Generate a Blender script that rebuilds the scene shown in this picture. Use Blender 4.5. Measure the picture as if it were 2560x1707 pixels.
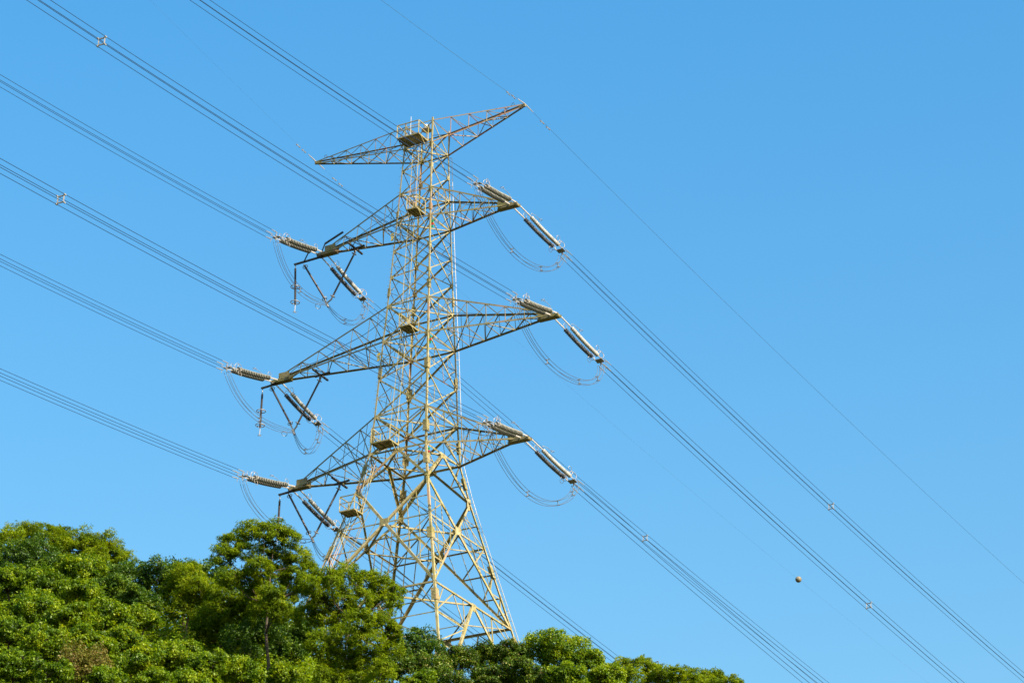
import bpy, math, random
import numpy as np
from mathutils import Vector, Matrix
for o in list(bpy.data.objects): bpy.data.objects.remove(o)
sc = bpy.context.scene
col = sc.collection
R = math.radians

# ------------------------------------------------------------------ camera
F, W, H = 7217.8, 2560.0, 1707.0
PITCH, ROLL = R(26.268), R(-1.2327)
camd = bpy.data.cameras.new('camera'); cam = bpy.data.objects.new('camera', camd); col.objects.link(cam)
camd.sensor_width = 36; camd.lens = 36*F/W; camd.clip_start = .5; camd.clip_end = 9000
fw = Vector((0, math.cos(PITCH), math.sin(PITCH))); up = Vector((0, -math.sin(PITCH), math.cos(PITCH))); rt = Vector((1, 0, 0))
cr, sr = math.cos(ROLL), math.sin(ROLL)
rt2 = rt*cr - up*sr; up2 = rt*sr + up*cr
cam.matrix_world = Matrix(((rt2.x, up2.x, -fw.x, 0), (rt2.y, up2.y, -fw.y, 0), (rt2.z, up2.z, -fw.z, 0), (0, 0, 0, 1)))
sc.camera = cam

# ------------------------------------------------------------------ sky, sun, exposure
SUN = Vector((.60, -.57, .60)).normalized()
elev = math.asin(SUN.z); azim = math.atan2(SUN.x, SUN.y)
w = bpy.data.worlds.new('World'); sc.world = w; w.use_nodes = True
nt = w.node_tree; bg = nt.nodes['Background']
sky = nt.nodes.new('ShaderNodeTexSky'); sky.sky_type = 'NISHITA'; sky.sun_disc = False
sky.sun_elevation = elev; sky.sun_rotation = azim
sky.altitude = 0; sky.air_density = 2.0; sky.dust_density = 2.3; sky.ozone_density = 6.0
hs = nt.nodes.new('ShaderNodeHueSaturation'); hs.inputs['Saturation'].default_value = 1.56; hs.inputs['Hue'].default_value = .503
gm = nt.nodes.new('ShaderNodeGamma'); gm.inputs[1].default_value = .8; nt.links.new(sky.outputs[0], gm.inputs[0]); nt.links.new(gm.outputs[0], hs.inputs['Color']); nt.links.new(hs.outputs[0], bg.inputs[0])
bg.inputs[1].default_value = .145
sd = bpy.data.lights.new('sun', 'SUN'); sd.energy = 5.0; sd.angle = R(.53); sd.color = (1, .89, .72)
so = bpy.data.objects.new('sun', sd); col.objects.link(so)
so.rotation_euler = (-SUN).to_track_quat('-Z', 'Y').to_euler(); so.location = (60, -40, 200)
sc.view_settings.view_transform = 'Standard'; sc.view_settings.look = 'None'
sc.view_settings.exposure = 1.08; sc.view_settings.gamma = 1
sc.render.engine = 'CYCLES'
sc.cycles.max_bounces = 6; sc.cycles.transparent_max_bounces = 8

# ------------------------------------------------------------------ helpers
def tag(o, label=None, cat=None, group=None, kind=None):
    if label: o['label'] = label
    if cat: o['category'] = cat
    if group: o['group'] = group
    if kind: o['kind'] = kind
    return o
def empty(name, loc, label=None, cat=None, group=None):
    o = bpy.data.objects.new(name, None); col.objects.link(o); o.location = loc; o.empty_display_size = .3
    return tag(o, label, cat, group)
def A(v): return np.array(v, float)
def unit(v):
    v = A(v); return v/(np.linalg.norm(v)+1e-12)
class MB:
    def __init__(s): s.v = []; s.f = []
    def box8(s, p):
        n = len(s.v); s.v += [tuple(x) for x in p]
        for q in ((0,3,2,1),(4,5,6,7),(0,1,5,4),(1,2,6,5),(2,3,7,6),(3,0,4,7)): s.f.append(tuple(n+i for i in q))
    def bar(s, a, b, x, y, x0, x1, y0, y1):
        a, b = A(a), A(b); x, y = A(x), A(y)
        c = [(x0,y0),(x1,y0),(x1,y1),(x0,y1)]
        s.box8([a+x*p+y*q for p, q in c]+[b+x*p+y*q for p, q in c])
    def beam(s, a, b, wd, ht=None, ref=(0,0,1)):
        ht = ht or wd; d = unit(A(b)-A(a)); r = A(ref)
        if abs(d@r) > .97: r = A((1,0,.05))
        x = unit(np.cross(d, r)); y = unit(np.cross(x, d)); s.bar(a, b, x, y, -wd/2, wd/2, -ht/2, ht/2)
    def angle(s, a, b, nrm, sz, t=None, low=True):
        # steel angle: one flange flat in the plane whose outward normal is nrm, the other pointing inward
        t = t or max(.012, sz*.12); a, b = A(a), A(b); d = unit(b-a); n = A(nrm); n = unit(n - d*(n@d))
        x = unit(np.cross(n, d))
        if (x[2] < 0) == low: x = -x
        s.bar(a, b, x, n, -sz/2, sz/2, -t, 0)
        s.bar(a, b, x, n, sz/2-t, sz/2, -sz, -t)
    def tube(s, pts, r, seg=6, cap=True):
        pts = [A(p) for p in pts]; n0 = len(s.v); ref = A((0,0,1))
        d0 = unit(pts[1]-pts[0])
        if abs(d0@ref) > .95: ref = A((1,0,0))
        x = unit(np.cross(d0, ref))
        rr = r if hasattr(r, '__len__') else [r]*len(pts)
        for i, p in enumerate(pts):
            d = unit((pts[i+1] if i+1 < len(pts) else p)-(pts[i-1] if i else p))
            x = unit(x-d*(x@d)); y = np.cross(d, x)
            for k in range(seg):
                a = 2*math.pi*k/seg; s.v.append(tuple(p+(x*math.cos(a)+y*math.sin(a))*rr[i]))
        for i in range(len(pts)-1):
            for k in range(seg):
                k2 = (k+1) % seg; s.f.append((n0+i*seg+k, n0+i*seg+k2, n0+(i+1)*seg+k2, n0+(i+1)*seg+k))
        if cap:
            s.f.append(tuple(n0+k for k in range(seg))[::-1]); e = n0+(len(pts)-1)*seg; s.f.append(tuple(e+k for k in range(seg)))
    def ring(s, c, ax, rad, r, seg=18, sq=1.0, ref=(0,0,1)):
        ax = unit(ax); rf = A(ref)
        if abs(ax@rf) > .95: rf = A((1,0,0))
        x = unit(np.cross(ax, rf)); y = np.cross(x, ax)*sq
        n0 = len(s.v); c = A(c)
        for i in range(seg):
            a = 2*math.pi*i/seg; o = x*math.cos(a)+y*math.sin(a); od = unit(o)
            for k in range(5):
                b = 2*math.pi*k/5; s.v.append(tuple(c+o*rad+od*r*math.cos(b)+ax*r*math.sin(b)))
        for i in range(seg):
            j = (i+1) % seg
            for k in range(5):
                l = (k+1) % 5; s.f.append((n0+i*5+k, n0+j*5+k, n0+j*5+l, n0+i*5+l))
    def build(s, name, mt, parent=None, smooth=False):
        me = bpy.data.meshes.new(name); off = A(parent['o']) if parent is not None else A((0,0,0))
        me.from_pydata([tuple(A(v)-off) for v in s.v], [], s.f)
        if smooth: me.polygons.foreach_set('use_smooth', [True]*len(me.polygons))
        me.materials.append(mt); me.update()
        o = bpy.data.objects.new(name, me); col.objects.link(o)
        if parent is not None: o.parent = parent['e']
        o_ = dict(e=o, o=tuple(off)); return o_
def thing(name, loc, label, cat, group=None):
    e = empty(name, loc, label, cat, group); return dict(e=e, o=tuple(loc))
def solo(d, label, cat, group=None):
    # centre a single-mesh thing on its own geometry
    o = d['e']; me = o.data; n = len(me.vertices); c = np.empty(n*3); me.vertices.foreach_get('co', c); c = c.reshape(-1, 3)
    m = np.array([(c[:,0].min()+c[:,0].max())/2, (c[:,1].min()+c[:,1].max())/2, c[:,2].min()]); c -= m
    me.vertices.foreach_set('co', c.ravel()); o.location = m; tag(o, label, cat, group); return o

# ------------------------------------------------------------------ materials
def mat(name, base, rough=.6, metal=0, noise=None, spec=.5):
    m = bpy.data.materials.new(name); m.use_nodes = True; t = m.node_tree; b = t.nodes['Principled BSDF']
    b.inputs['Base Color'].default_value = (*base, 1); b.inputs['Roughness'].default_value = rough; b.inputs['Metallic'].default_value = metal
    b.inputs['Specular IOR Level'].default_value = spec
    if noise:
        tc = t.nodes.new('ShaderNodeTexCoord'); last = None
        prev = b.inputs['Base Color'].default_value[:3]
        cur = None
        for (sc_, c2, lo, hi, det) in noise:
            nz = t.nodes.new('ShaderNodeTexNoise'); nz.inputs['Scale'].default_value = sc_; nz.inputs['Detail'].default_value = det
            t.links.new(tc.outputs['Object'], nz.inputs['Vector'])
            rp = t.nodes.new('ShaderNodeValToRGB'); rp.color_ramp.elements[0].position = lo; rp.color_ramp.elements[1].position = hi
            rp.color_ramp.elements[0].color = (0,0,0,1); rp.color_ramp.elements[1].color = (1,1,1,1)
            t.links.new(nz.outputs['Fac'], rp.inputs[0])
            mx = t.nodes.new('ShaderNodeMixRGB'); t.links.new(rp.outputs[0], mx.inputs[0]); mx.inputs[2].default_value = (*c2, 1)
            if cur is None: mx.inputs[1].default_value = (*prev, 1)
            else: t.links.new(cur, mx.inputs[1])
            cur = mx.outputs[0]
        t.links.new(cur, b.inputs['Base Color'])
    return m
M = {}
khaki = (.35,.288,.135)
M['steel'] = mat('painted_steel', khaki, .62, 0, [(.9, (.27,.232,.07), .45, .62, 3), (5, (.17,.13,.055), .52, .70, 5), (.33, (.36,.23,.14), .62, .68, 2), (1.7, (.40,.345,.19), .60, .66, 3), (14, (.10,.065,.035), .62, .72, 3)], .35)
M['pink'] = mat('weathered_primer', (.36,.20,.12), .65, 0, [(.8, (.33,.26,.15), .42, .58, 3), (5, (.2,.13,.08), .56, .7, 3)], .3)
M['arm'] = mat('arm_steel', (.23,.185,.085), .62, 0, [(1.1, (.19,.165,.05), .45, .62, 3), (7, (.09,.07,.04), .52, .70, 4), (.4, (.32,.21,.13), .64, .70, 2)], .35)
M['plate'] = mat('platform_sheet', (.46,.37,.25), .7, 0, [(3, (.28,.2,.13), .45, .62, 4), (1.2, (.17,.15,.09), .5, .65, 2)])
M['galv'] = mat('galvanised_steel', (.33,.31,.28), .5, .25, [(12, (.2,.18,.15), .48, .68, 4)])
M['white'] = mat('pale_galvanised', (.46,.43,.38), .5, .1, [(9, (.34,.3,.26), .5, .7, 3)])
M['porc'] = mat('grey_porcelain', (.43,.42,.37), .25, 0, [(2.5, (.30,.30,.27), .45, .6, 2)], .5)
M['porc_near'] = mat('near_porcelain', (.36,.35,.29), .28, 0, [(2.5, (.26,.265,.22), .45, .6, 2)], .5)  # slightly darker, greyer base colour for the strings pulling toward the camera
M['porc_shaded'] = mat('shaded_porcelain', (.035,.04,.045), .22, 0, [(2.5, (.10,.10,.10), .5, .62, 2)], .5)  # same ceramic as the grey one, with shade painted in as near-black
M['cap'] = mat('cap_iron_gap_shade', (.06,.058,.05), .6, .2)  # iron caps, and painted shade in the gaps between discs
M['cap_near'] = mat('cap_iron_gap_shade_near', (.09,.085,.07), .6, .2)  # same iron and painted gap shade, for the near strings
M['poly'] = mat('brown_polymer', (.045,.032,.027), .45, 0, [(6, (.08,.055,.04), .5, .7, 3)])
M['dark'] = mat('dark_bracket', (.05,.045,.04), .6, .2)
M['wire'] = mat('aluminium_conductor', (.006,.032,.085), .6, 0, [(.5, (.010,.036,.09), .45, .6, 2)])
M['ewire'] = mat('earth_conductor', (.06,.13,.22), .55, 0)
M['jump'] = mat('jumper_conductor', (.12,.14,.17), .5, .4, [(1, (.08,.1,.14), .45, .6, 2)])
M['ring'] = mat('corona_ring_metal', (.38,.33,.28), .4, .4)
M['box'] = mat('white_enamel', (.7,.7,.68), .4, 0)
M['ball'] = mat('sun_bleached_ball', (.21,.18,.11), .55, 0, [(2.2, (.19,.14,.08), .5, .66, 3), (8, (.24,.17,.10), .6, .75, 3)])
for n_, c_ in (('green', (.02,.35,.12)), ('red', (.5,.05,.03)), ('yellow', (.75,.5,.03)), ('cyan', (.25,.6,.5))): M[n_] = mat('plate_'+n_, c_, .5)
M['bark'] = mat('bark', (.085,.06,.038), .85, 0, [(6, (.04,.03,.02), .4, .65, 4)])
M['pale_bark'] = mat('pale_bark', (.21,.155,.095), .85, 0, [(6, (.12,.085,.05), .4, .65, 4)])
M['soil'] = mat('hillside_soil', (.028,.035,.014), .95, 0, [(.25, (.05,.04,.02), .45, .6, 5), (2.5, (.015,.03,.008), .5, .65, 4)], .1)

def leafmat(name, stops, trans=.35, gloss=.12, rough=.45, vary=.10):
    m = bpy.data.materials.new(name); m.use_nodes = True; t = m.node_tree; t.nodes.clear()
    out = t.nodes.new('ShaderNodeOutputMaterial')
    at = t.nodes.new('ShaderNodeAttribute'); at.attribute_name = 'tint'
    oi = t.nodes.new('ShaderNodeObjectInfo')
    ad = t.nodes.new('ShaderNodeMath'); ad.operation = 'MULTIPLY_ADD'; ad.inputs[1].default_value = vary; t.links.new(oi.outputs['Random'], ad.inputs[0]); t.links.new(at.outputs['Fac'], ad.inputs[2])
    rp = t.nodes.new('ShaderNodeValToRGB'); el = rp.color_ramp.elements
    el[0].position = stops[0][0]; el[0].color = (*stops[0][1], 1); el[1].position = stops[-1][0]; el[1].color = (*stops[-1][1], 1)
    for p, c in stops[1:-1]: e = el.new(p); e.color = (*c, 1)
    t.links.new(ad.outputs[0], rp.inputs[0])
    df = t.nodes.new('ShaderNodeBsdfDiffuse'); tr = t.nodes.new('ShaderNodeBsdfTranslucent'); gl = t.nodes.new('ShaderNodeBsdfGlossy'); gl.inputs['Roughness'].default_value = rough
    gl.inputs['Color'].default_value = (.7,.75,.6,1)
    t.links.new(rp.outputs[0], df.inputs['Color']); 
    mu = t.nodes.new('ShaderNodeMixRGB'); mu.blend_type = 'MULTIPLY'; mu.inputs[0].default_value = 1; mu.inputs[2].default_value = (1.5,1.35,.5,1)
    t.links.new(rp.outputs[0], mu.inputs[1]); t.links.new(mu.outputs[0], tr.inputs['Color'])
    m1 = t.nodes.new('ShaderNodeMixShader'); m1.inputs[0].default_value = trans; t.links.new(df.outputs[0], m1.inputs[1]); t.links.new(tr.outputs[0], m1.inputs[2])
    m2 = t.nodes.new('ShaderNodeMixShader'); m2.inputs[0].default_value = gloss; t.links.new(m1.outputs[0], m2.inputs[1]); t.links.new(gl.outputs[0], m2.inputs[2])
    t.links.new(m2.outputs[0], out.inputs[0]); return m
LM = {
 'broad': leafmat('broad_leaf', [(0, (0.0280,0.0679,0.0018)), (.3, (0.0787,0.1592,0.0027)), (.65, (0.2093,0.2979,0.0044)), (.93, (0.3905,0.4311,0.0107)), (1, (0.3905,0.4311,0.0267))], .42, .03, .5, .12),
 'dark': leafmat('dark_leaf', [(0, (0.0153,0.0462,0.0036)), (.5, (0.0508,0.1181,0.0053)), (.85, (0.1396,0.2157,0.0089)), (1, (0.2538,0.2876,0.0178))], .32, .035, .5, .15),
 'pine': leafmat('feathery_leaf', [(0, (0.0424,0.0895,0.0018)), (.5, (0.1455,0.2183,0.0036)), (.85, (0.2789,0.3383,0.0054)), (1, (0.3273,0.3492,0.0180))], .42, .015, .6, .18),
 'flower': leafmat('flowering_leaf', [(0, (0.0229,0.0534,0.0027)), (.5, (0.0699,0.1335,0.0044)), (.72, (0.1651,0.2157,0.0071)), (.8, (0.3905,0.3184,0.0802)), (1, (0.3905,0.3903,0.1426))], .28, .03, .5, .0),
 'dry': leafmat('dry_leaf', [(0, (.05,.065,.008)), (.4, (.15,.15,.02)), (.7, (.22,.15,.06)), (1, (.28,.18,.08))], .25, .02, .5),
}
# ------------------------------------------------------------------ pixel of the view -> world direction (for reading positions off the hillside)
def ray(px, py):
    X = px-1280.; Y = 853.5-py
    x = X*cr+Y*sr; y = -X*sr+Y*cr
    return A((x, F*math.cos(PITCH)-y*math.sin(PITCH), F*math.sin(PITCH)+y*math.cos(PITCH)))/F
def at(px, py, Y):
    d = ray(px, py); return d*(Y/d[1])

# ================================================================== HILLSIDE
PRX = [-900, 0, 150, 300, 400, 520, 640, 760, 900, 1000, 1100, 1250, 1400, 1500, 1700, 1850, 2200, 2600, 3400]
PRY = [1420, 1350, 1352, 1405, 1414, 1425, 1460, 1520, 1590, 1620, 1650, 1640, 1615, 1665, 1705, 1735, 1830, 1930, 2100]
YC, SL = 186., .72
def canopy(x, y):
    k = x/np.maximum(y, 1.); px = np.clip(1262+6696*k, -900, 3400); py = np.interp(px, PRX, PRY)
    Yp = 853.5-py; Xp = px-1280.; yy = -Xp*sr+Yp*cr
    tan = (F*math.sin(PITCH)+yy*math.cos(PITCH))/(F*math.cos(PITCH)-yy*math.sin(PITCH))
    tan = tan*YC
    return tan - SL*np.maximum(YC-y, 0)
def ground(x, y):
    x = np.asarray(x, float); y = np.asarray(y, float)
    yc = np.minimum(y, YC); z = canopy(x*np.where(y > YC, YC/np.maximum(y, 1), 1), yc) - 4.5
    back = np.maximum(y-YC, 0); z = z - .06*np.minimum(back, 40) - .45*np.maximum(back-40, 0)
    z = z + .5*np.sin(x*.31+y*.17)+.35*np.sin(x*.13-y*.41)
    z = np.where(np.abs(x) > 60, z-(np.abs(x)-60)*.25, z)
    return np.maximum(z, -1.7+.4*np.sin(x*.02)*np.clip(y/200, 0, 1))
gx = np.concatenate([np.linspace(-3000, -120, 25)[:-1], np.linspace(-120, -60, 16)[:-1], np.linspace(-60, 60, 90), np.linspace(60, 120, 16)[1:], np.linspace(120, 3000, 25)[1:]])
gy = np.concatenate([np.linspace(-3000, 40, 25)[:-1], np.linspace(40, 260, 150), np.linspace(260, 400, 25)[1:], np.linspace(400, 4000, 25)[1:]])
X_, Y_ = np.meshgrid(gx, gy); Z_ = ground(X_, Y_)
me = bpy.data.meshes.new('hillside'); nx, ny = len(gx), len(gy)
vs = np.stack([X_, Y_, Z_], -1).reshape(-1, 3)
fs = [(j*nx+i, j*nx+i+1, (j+1)*nx+i+1, (j+1)*nx+i) for j in range(ny-1) for i in range(nx-1)]
me.from_pydata(vs.tolist(), [], fs); me.materials.append(M['soil']); me.polygons.foreach_set('use_smooth', [True]*len(me.polygons))
hill = bpy.data.objects.new('hillside', me); col.objects.link(hill); tag(hill, kind='structure')

# ------------------------------------------------------------------ foliage
def leaf_mesh(name, P, N, D, L, Wd, tint, m, parent=None, loc=(0,0,0)):
    """P centres, N normals, D long directions, L lengths, Wd widths -> one mesh of folded leaf blades"""
    n = len(P); D = D - N*(D*N).sum(1)[:,None]; D /= np.linalg.norm(D, axis=1)[:,None]+1e-9
    S = np.cross(N, D)
    v = np.empty((n, 4, 3)); Lh = (L/2)[:,None]; Wh = (Wd/2)[:,None]
    v[:,0] = P-D*Lh; v[:,1] = P+S*Wh-D*Lh*.15+N*Wh*.35; v[:,2] = P+D*Lh-N*Lh*.25; v[:,3] = P-S*Wh-D*Lh*.15+N*Wh*.35
    me = bpy.data.meshes.new(name); me.vertices.add(n*4); me.vertices.foreach_set('co', v.ravel())
    me.loops.add(n*4); me.loops.foreach_set('vertex_index', np.arange(n*4, dtype=np.int32))
    me.polygons.add(n); me.polygons.foreach_set('loop_start', np.arange(0, n*4, 4, dtype=np.int32))
    me.update(calc_edges=True)
    a = me.attributes.new('tint', 'FLOAT', 'FACE'); a.data.foreach_set('value', tint.astype(np.float32)*.88)
    me.materials.append(m); me.validate()
    o = bpy.data.objects.new(name, me); col.objects.link(o); o.location = loc
    if parent: o.parent = parent
    return o
def rdir(rng, n):
    v = rng.normal(size=(n, 3)); return v/np.linalg.norm(v, axis=1)[:,None]
def waves(rng, lam, n=10, flat=1.0):
    k = rdir(rng, n)*(2*math.pi/lam)*rng.uniform(.75, 1.35, (n, 1)); k[:,2] *= flat; ph = rng.uniform(0, 6.28, n)
    return lambda p: np.sin(p@k.T+ph).sum(1)/math.sqrt(n/2)
def crown_leaves(lobes, kind, rng, dens=1.0):
    Ps, Ns, Ds, Ls, Ws, Ts = [], [], [], [], [], []
    pine = kind == 'pine'; fl = 1.7 if pine else 1.25
    fa, fb, fc, fd = waves(rng, 2.1), waves(rng, .95, flat=fl), waves(rng, .42, flat=fl), waves(rng, 1.3)
    for lx, ly, lz, r in lobes:
        n = int((6400 if pine else 5200)*r*r*dens)
        d = rdir(rng, n); d = d[(d[:,2] > -.85) & (d[:,1] < .85)]; n = len(d); c = A((lx, ly, lz))
        re_ = r*(1.06+.16*fa(c+d*r)+.12*fb(c+d*r)); t = rng.random(n)
        stray = rng.random(n) < .05
        rad = re_*(1-.55*t**1.4); rad[stray] = re_[stray]*(1+.13*rng.random(stray.sum()))
        p = c+d*rad[:,None]*A((1,1,.85))
        g = .62*fb(p)+.55*fc(p)
        keep = g > (-.25 if pine else -.42)
        p, d, g = p[keep], d[keep], g[keep]; n = len(p)
        # local spray direction: out of the nearest dense clump
        e = .12; gr = np.stack([fb(p+A((e,0,0)))-fb(p), fb(p+A((0,e,0)))-fb(p), fb(p+A((0,0,e)))-fb(p)], 1); gr = -gr/(np.linalg.norm(gr, axis=1)[:,None]+1e-6)
        if pine:
            dd = gr*.8+d*.6+A((0,0,.5))+rng.normal(0, .35, (n, 3)); nn = d*.3+gr*.4+A((0,0,.4))+rng.normal(0, .55, (n, 3))
            L = .21*(.6+.8*rng.random(n)); Wd = L*.23
        else:
            nn = gr*.4+d*.35+A((0,0,.42))+rng.normal(0, .6, (n, 3)); dd = rdir(rng, n)+A((0,0,-.4))
            s0 = {'broad': .15, 'dark': .14, 'flower': .13, 'dry': .13}[kind]
            L = s0*(.6+.8*rng.random(n)); Wd = L*rng.uniform(.42, .66, n)
        nn /= np.linalg.norm(nn, axis=1)[:,None]
        tt = .42+.13*fd(p)+rng.normal(0, .19, n)
        if kind == 'flower':
            tt = np.clip(tt, 0, .7); tip = (g > .55) & (rng.random(n) < .22) & (nn[:,2] > .3); tt[tip] = .92+.2*rng.random(tip.sum())
        else: tt = np.clip(tt, 0, .94 if kind != 'dry' else 1)
        Ps.append(p); Ns.append(nn); Ds.append(dd); Ls.append(L); Ws.append(Wd); Ts.append(tt)
    return [np.concatenate(a) for a in (Ps, Ns, Ds, Ls, Ws, Ts)]
def trunk_mb(base, lobes, rng, r0=.16):
    r0 = min(r0, .17)*.8; mb = MB(); c = np.mean([l[:3] for l in lobes], 0); base = A(base)
    top = max(l[2] for l in lobes); n = 7
    stem = [base-A((0,0,.4))]+[base+(A((c[0], c[1], top))-base)*t+rng.normal(0, .10, 3)*A((1,1,0))*min(1, t*3) for t in np.linspace(0, .95, n)]
    mb.tube(stem, [r0*1.3]+[r0*(1.1-.95*t) for t in np.linspace(0, .95, n)], 7)
    stem = stem[1:]
    for lx, ly, lz, r in lobes:
        e = A((lx, ly, lz)); hd = math.hypot(lx-c[0], ly-c[1]); z0 = max(lz-.55*hd-.3, base[2]+.8)
        s0 = min(stem, key=lambda p: abs(p[2]-z0)); f = (top-s0[2])/max(top-base[2], .1); rb = max(r0*(.25+.45*f), .025)
        m1 = s0+(e-s0)*.5+rng.normal(0, .16, 3)-A((0,0,.12*hd))
        mb.tube([s0, m1, e], [rb, rb*.65, rb*.4], 6)
        for k in range(5):
            t = rdir(rng, 1)[0]; t[2] = abs(t[2])*.7; q = e+t*r*.9
            m2 = (m1+e)/2*.5+e*.5; mm = (m2+q)/2+rng.normal(0, .1, 3)
            mb.tube([m2, mm, q], [rb*.45, rb*.28, .008], 5)
    return mb
rng = np.random.default_rng(11)
PXM = lambda P: F/(P[1]*math.cos(PITCH)+P[2]*math.sin(PITCH))       # pixels per metre at a point
def sheetY(cx, cy):
    d = ray(cx, cy); k = d[2]/d[1]; x1 = d[0]/d[1]*YC
    c0 = float(canopy(x1, YC)); y = (c0-SL*YC)/(k-SL)
    return float(np.clip(y, 138, YC+2))
def plant(lob, kind, label, cat='tree', Y=None, dens=1.0, group=None, bark='bark', name='tree', depthj=.9):
    # lob: crown lobes as seen (px, py, radius px); each gets its own depth on the slope
    c0 = np.mean([[l[0], l[1]] for l in lob], 0)
    y0 = Y if Y is not None else sheetY(c0[0], c0[1]+lob[0][2]*.25)
    L3 = []
    for i, (px, py, r) in enumerate(lob):
        yy = y0+(rng.normal(0, depthj) if len(lob) > 1 else 0); P = at(px, py, yy); L3.append((P[0], P[1], P[2], r*(1.03 if Y is None else .94)/PXM(P)))
    cx, cy = np.mean([l[0] for l in L3]), np.mean([l[1] for l in L3])+.3
    gz = float(ground(cx, cy)); gz = min(gz, min(l[2]-l[3] for l in L3)-.6)
    base = (cx, cy, gz)
    e = empty(name, base, label, cat, group)
    Lr = [(l[0]-cx, l[1]-cy, l[2]-gz, l[3]) for l in L3]
    if len(Lr) == 1:   # a single rounded crown gets smaller side lobes so its outline is uneven
        x, y, z, r = Lr[0]; Lr = [(x, y, z, r*.72)]
        for k in range(6):
            a = 2*math.pi*(k+rng.random()*.7)/6; rr = r*(.5+.2*rng.random()); Lr.append((x+math.cos(a)*rr, y+math.sin(a)*rr*.8, z+r*rng.uniform(-.35, .35), r*rng.uniform(.34, .5)))
    P, N, D, L, Wd, T = crown_leaves(Lr, kind, rng, dens)
    leaf_mesh('crown', P, N, D, L, Wd, T, LM[kind], e)
    mb = trunk_mb((0, 0, 0), Lr, rng, .14+.02*len(lob)); me = bpy.data.meshes.new('trunk')
    me.from_pydata(mb.v, [], mb.f); me.materials.append(M[bark]); me.polygons.foreach_set('use_smooth', [True]*len(me.polygons))
    o = bpy.data.objects.new('trunk', me); col.objects.link(o); o.parent = e
    return e
exec_trees = True
G1 = 'trees on the wooded hillside'
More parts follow.
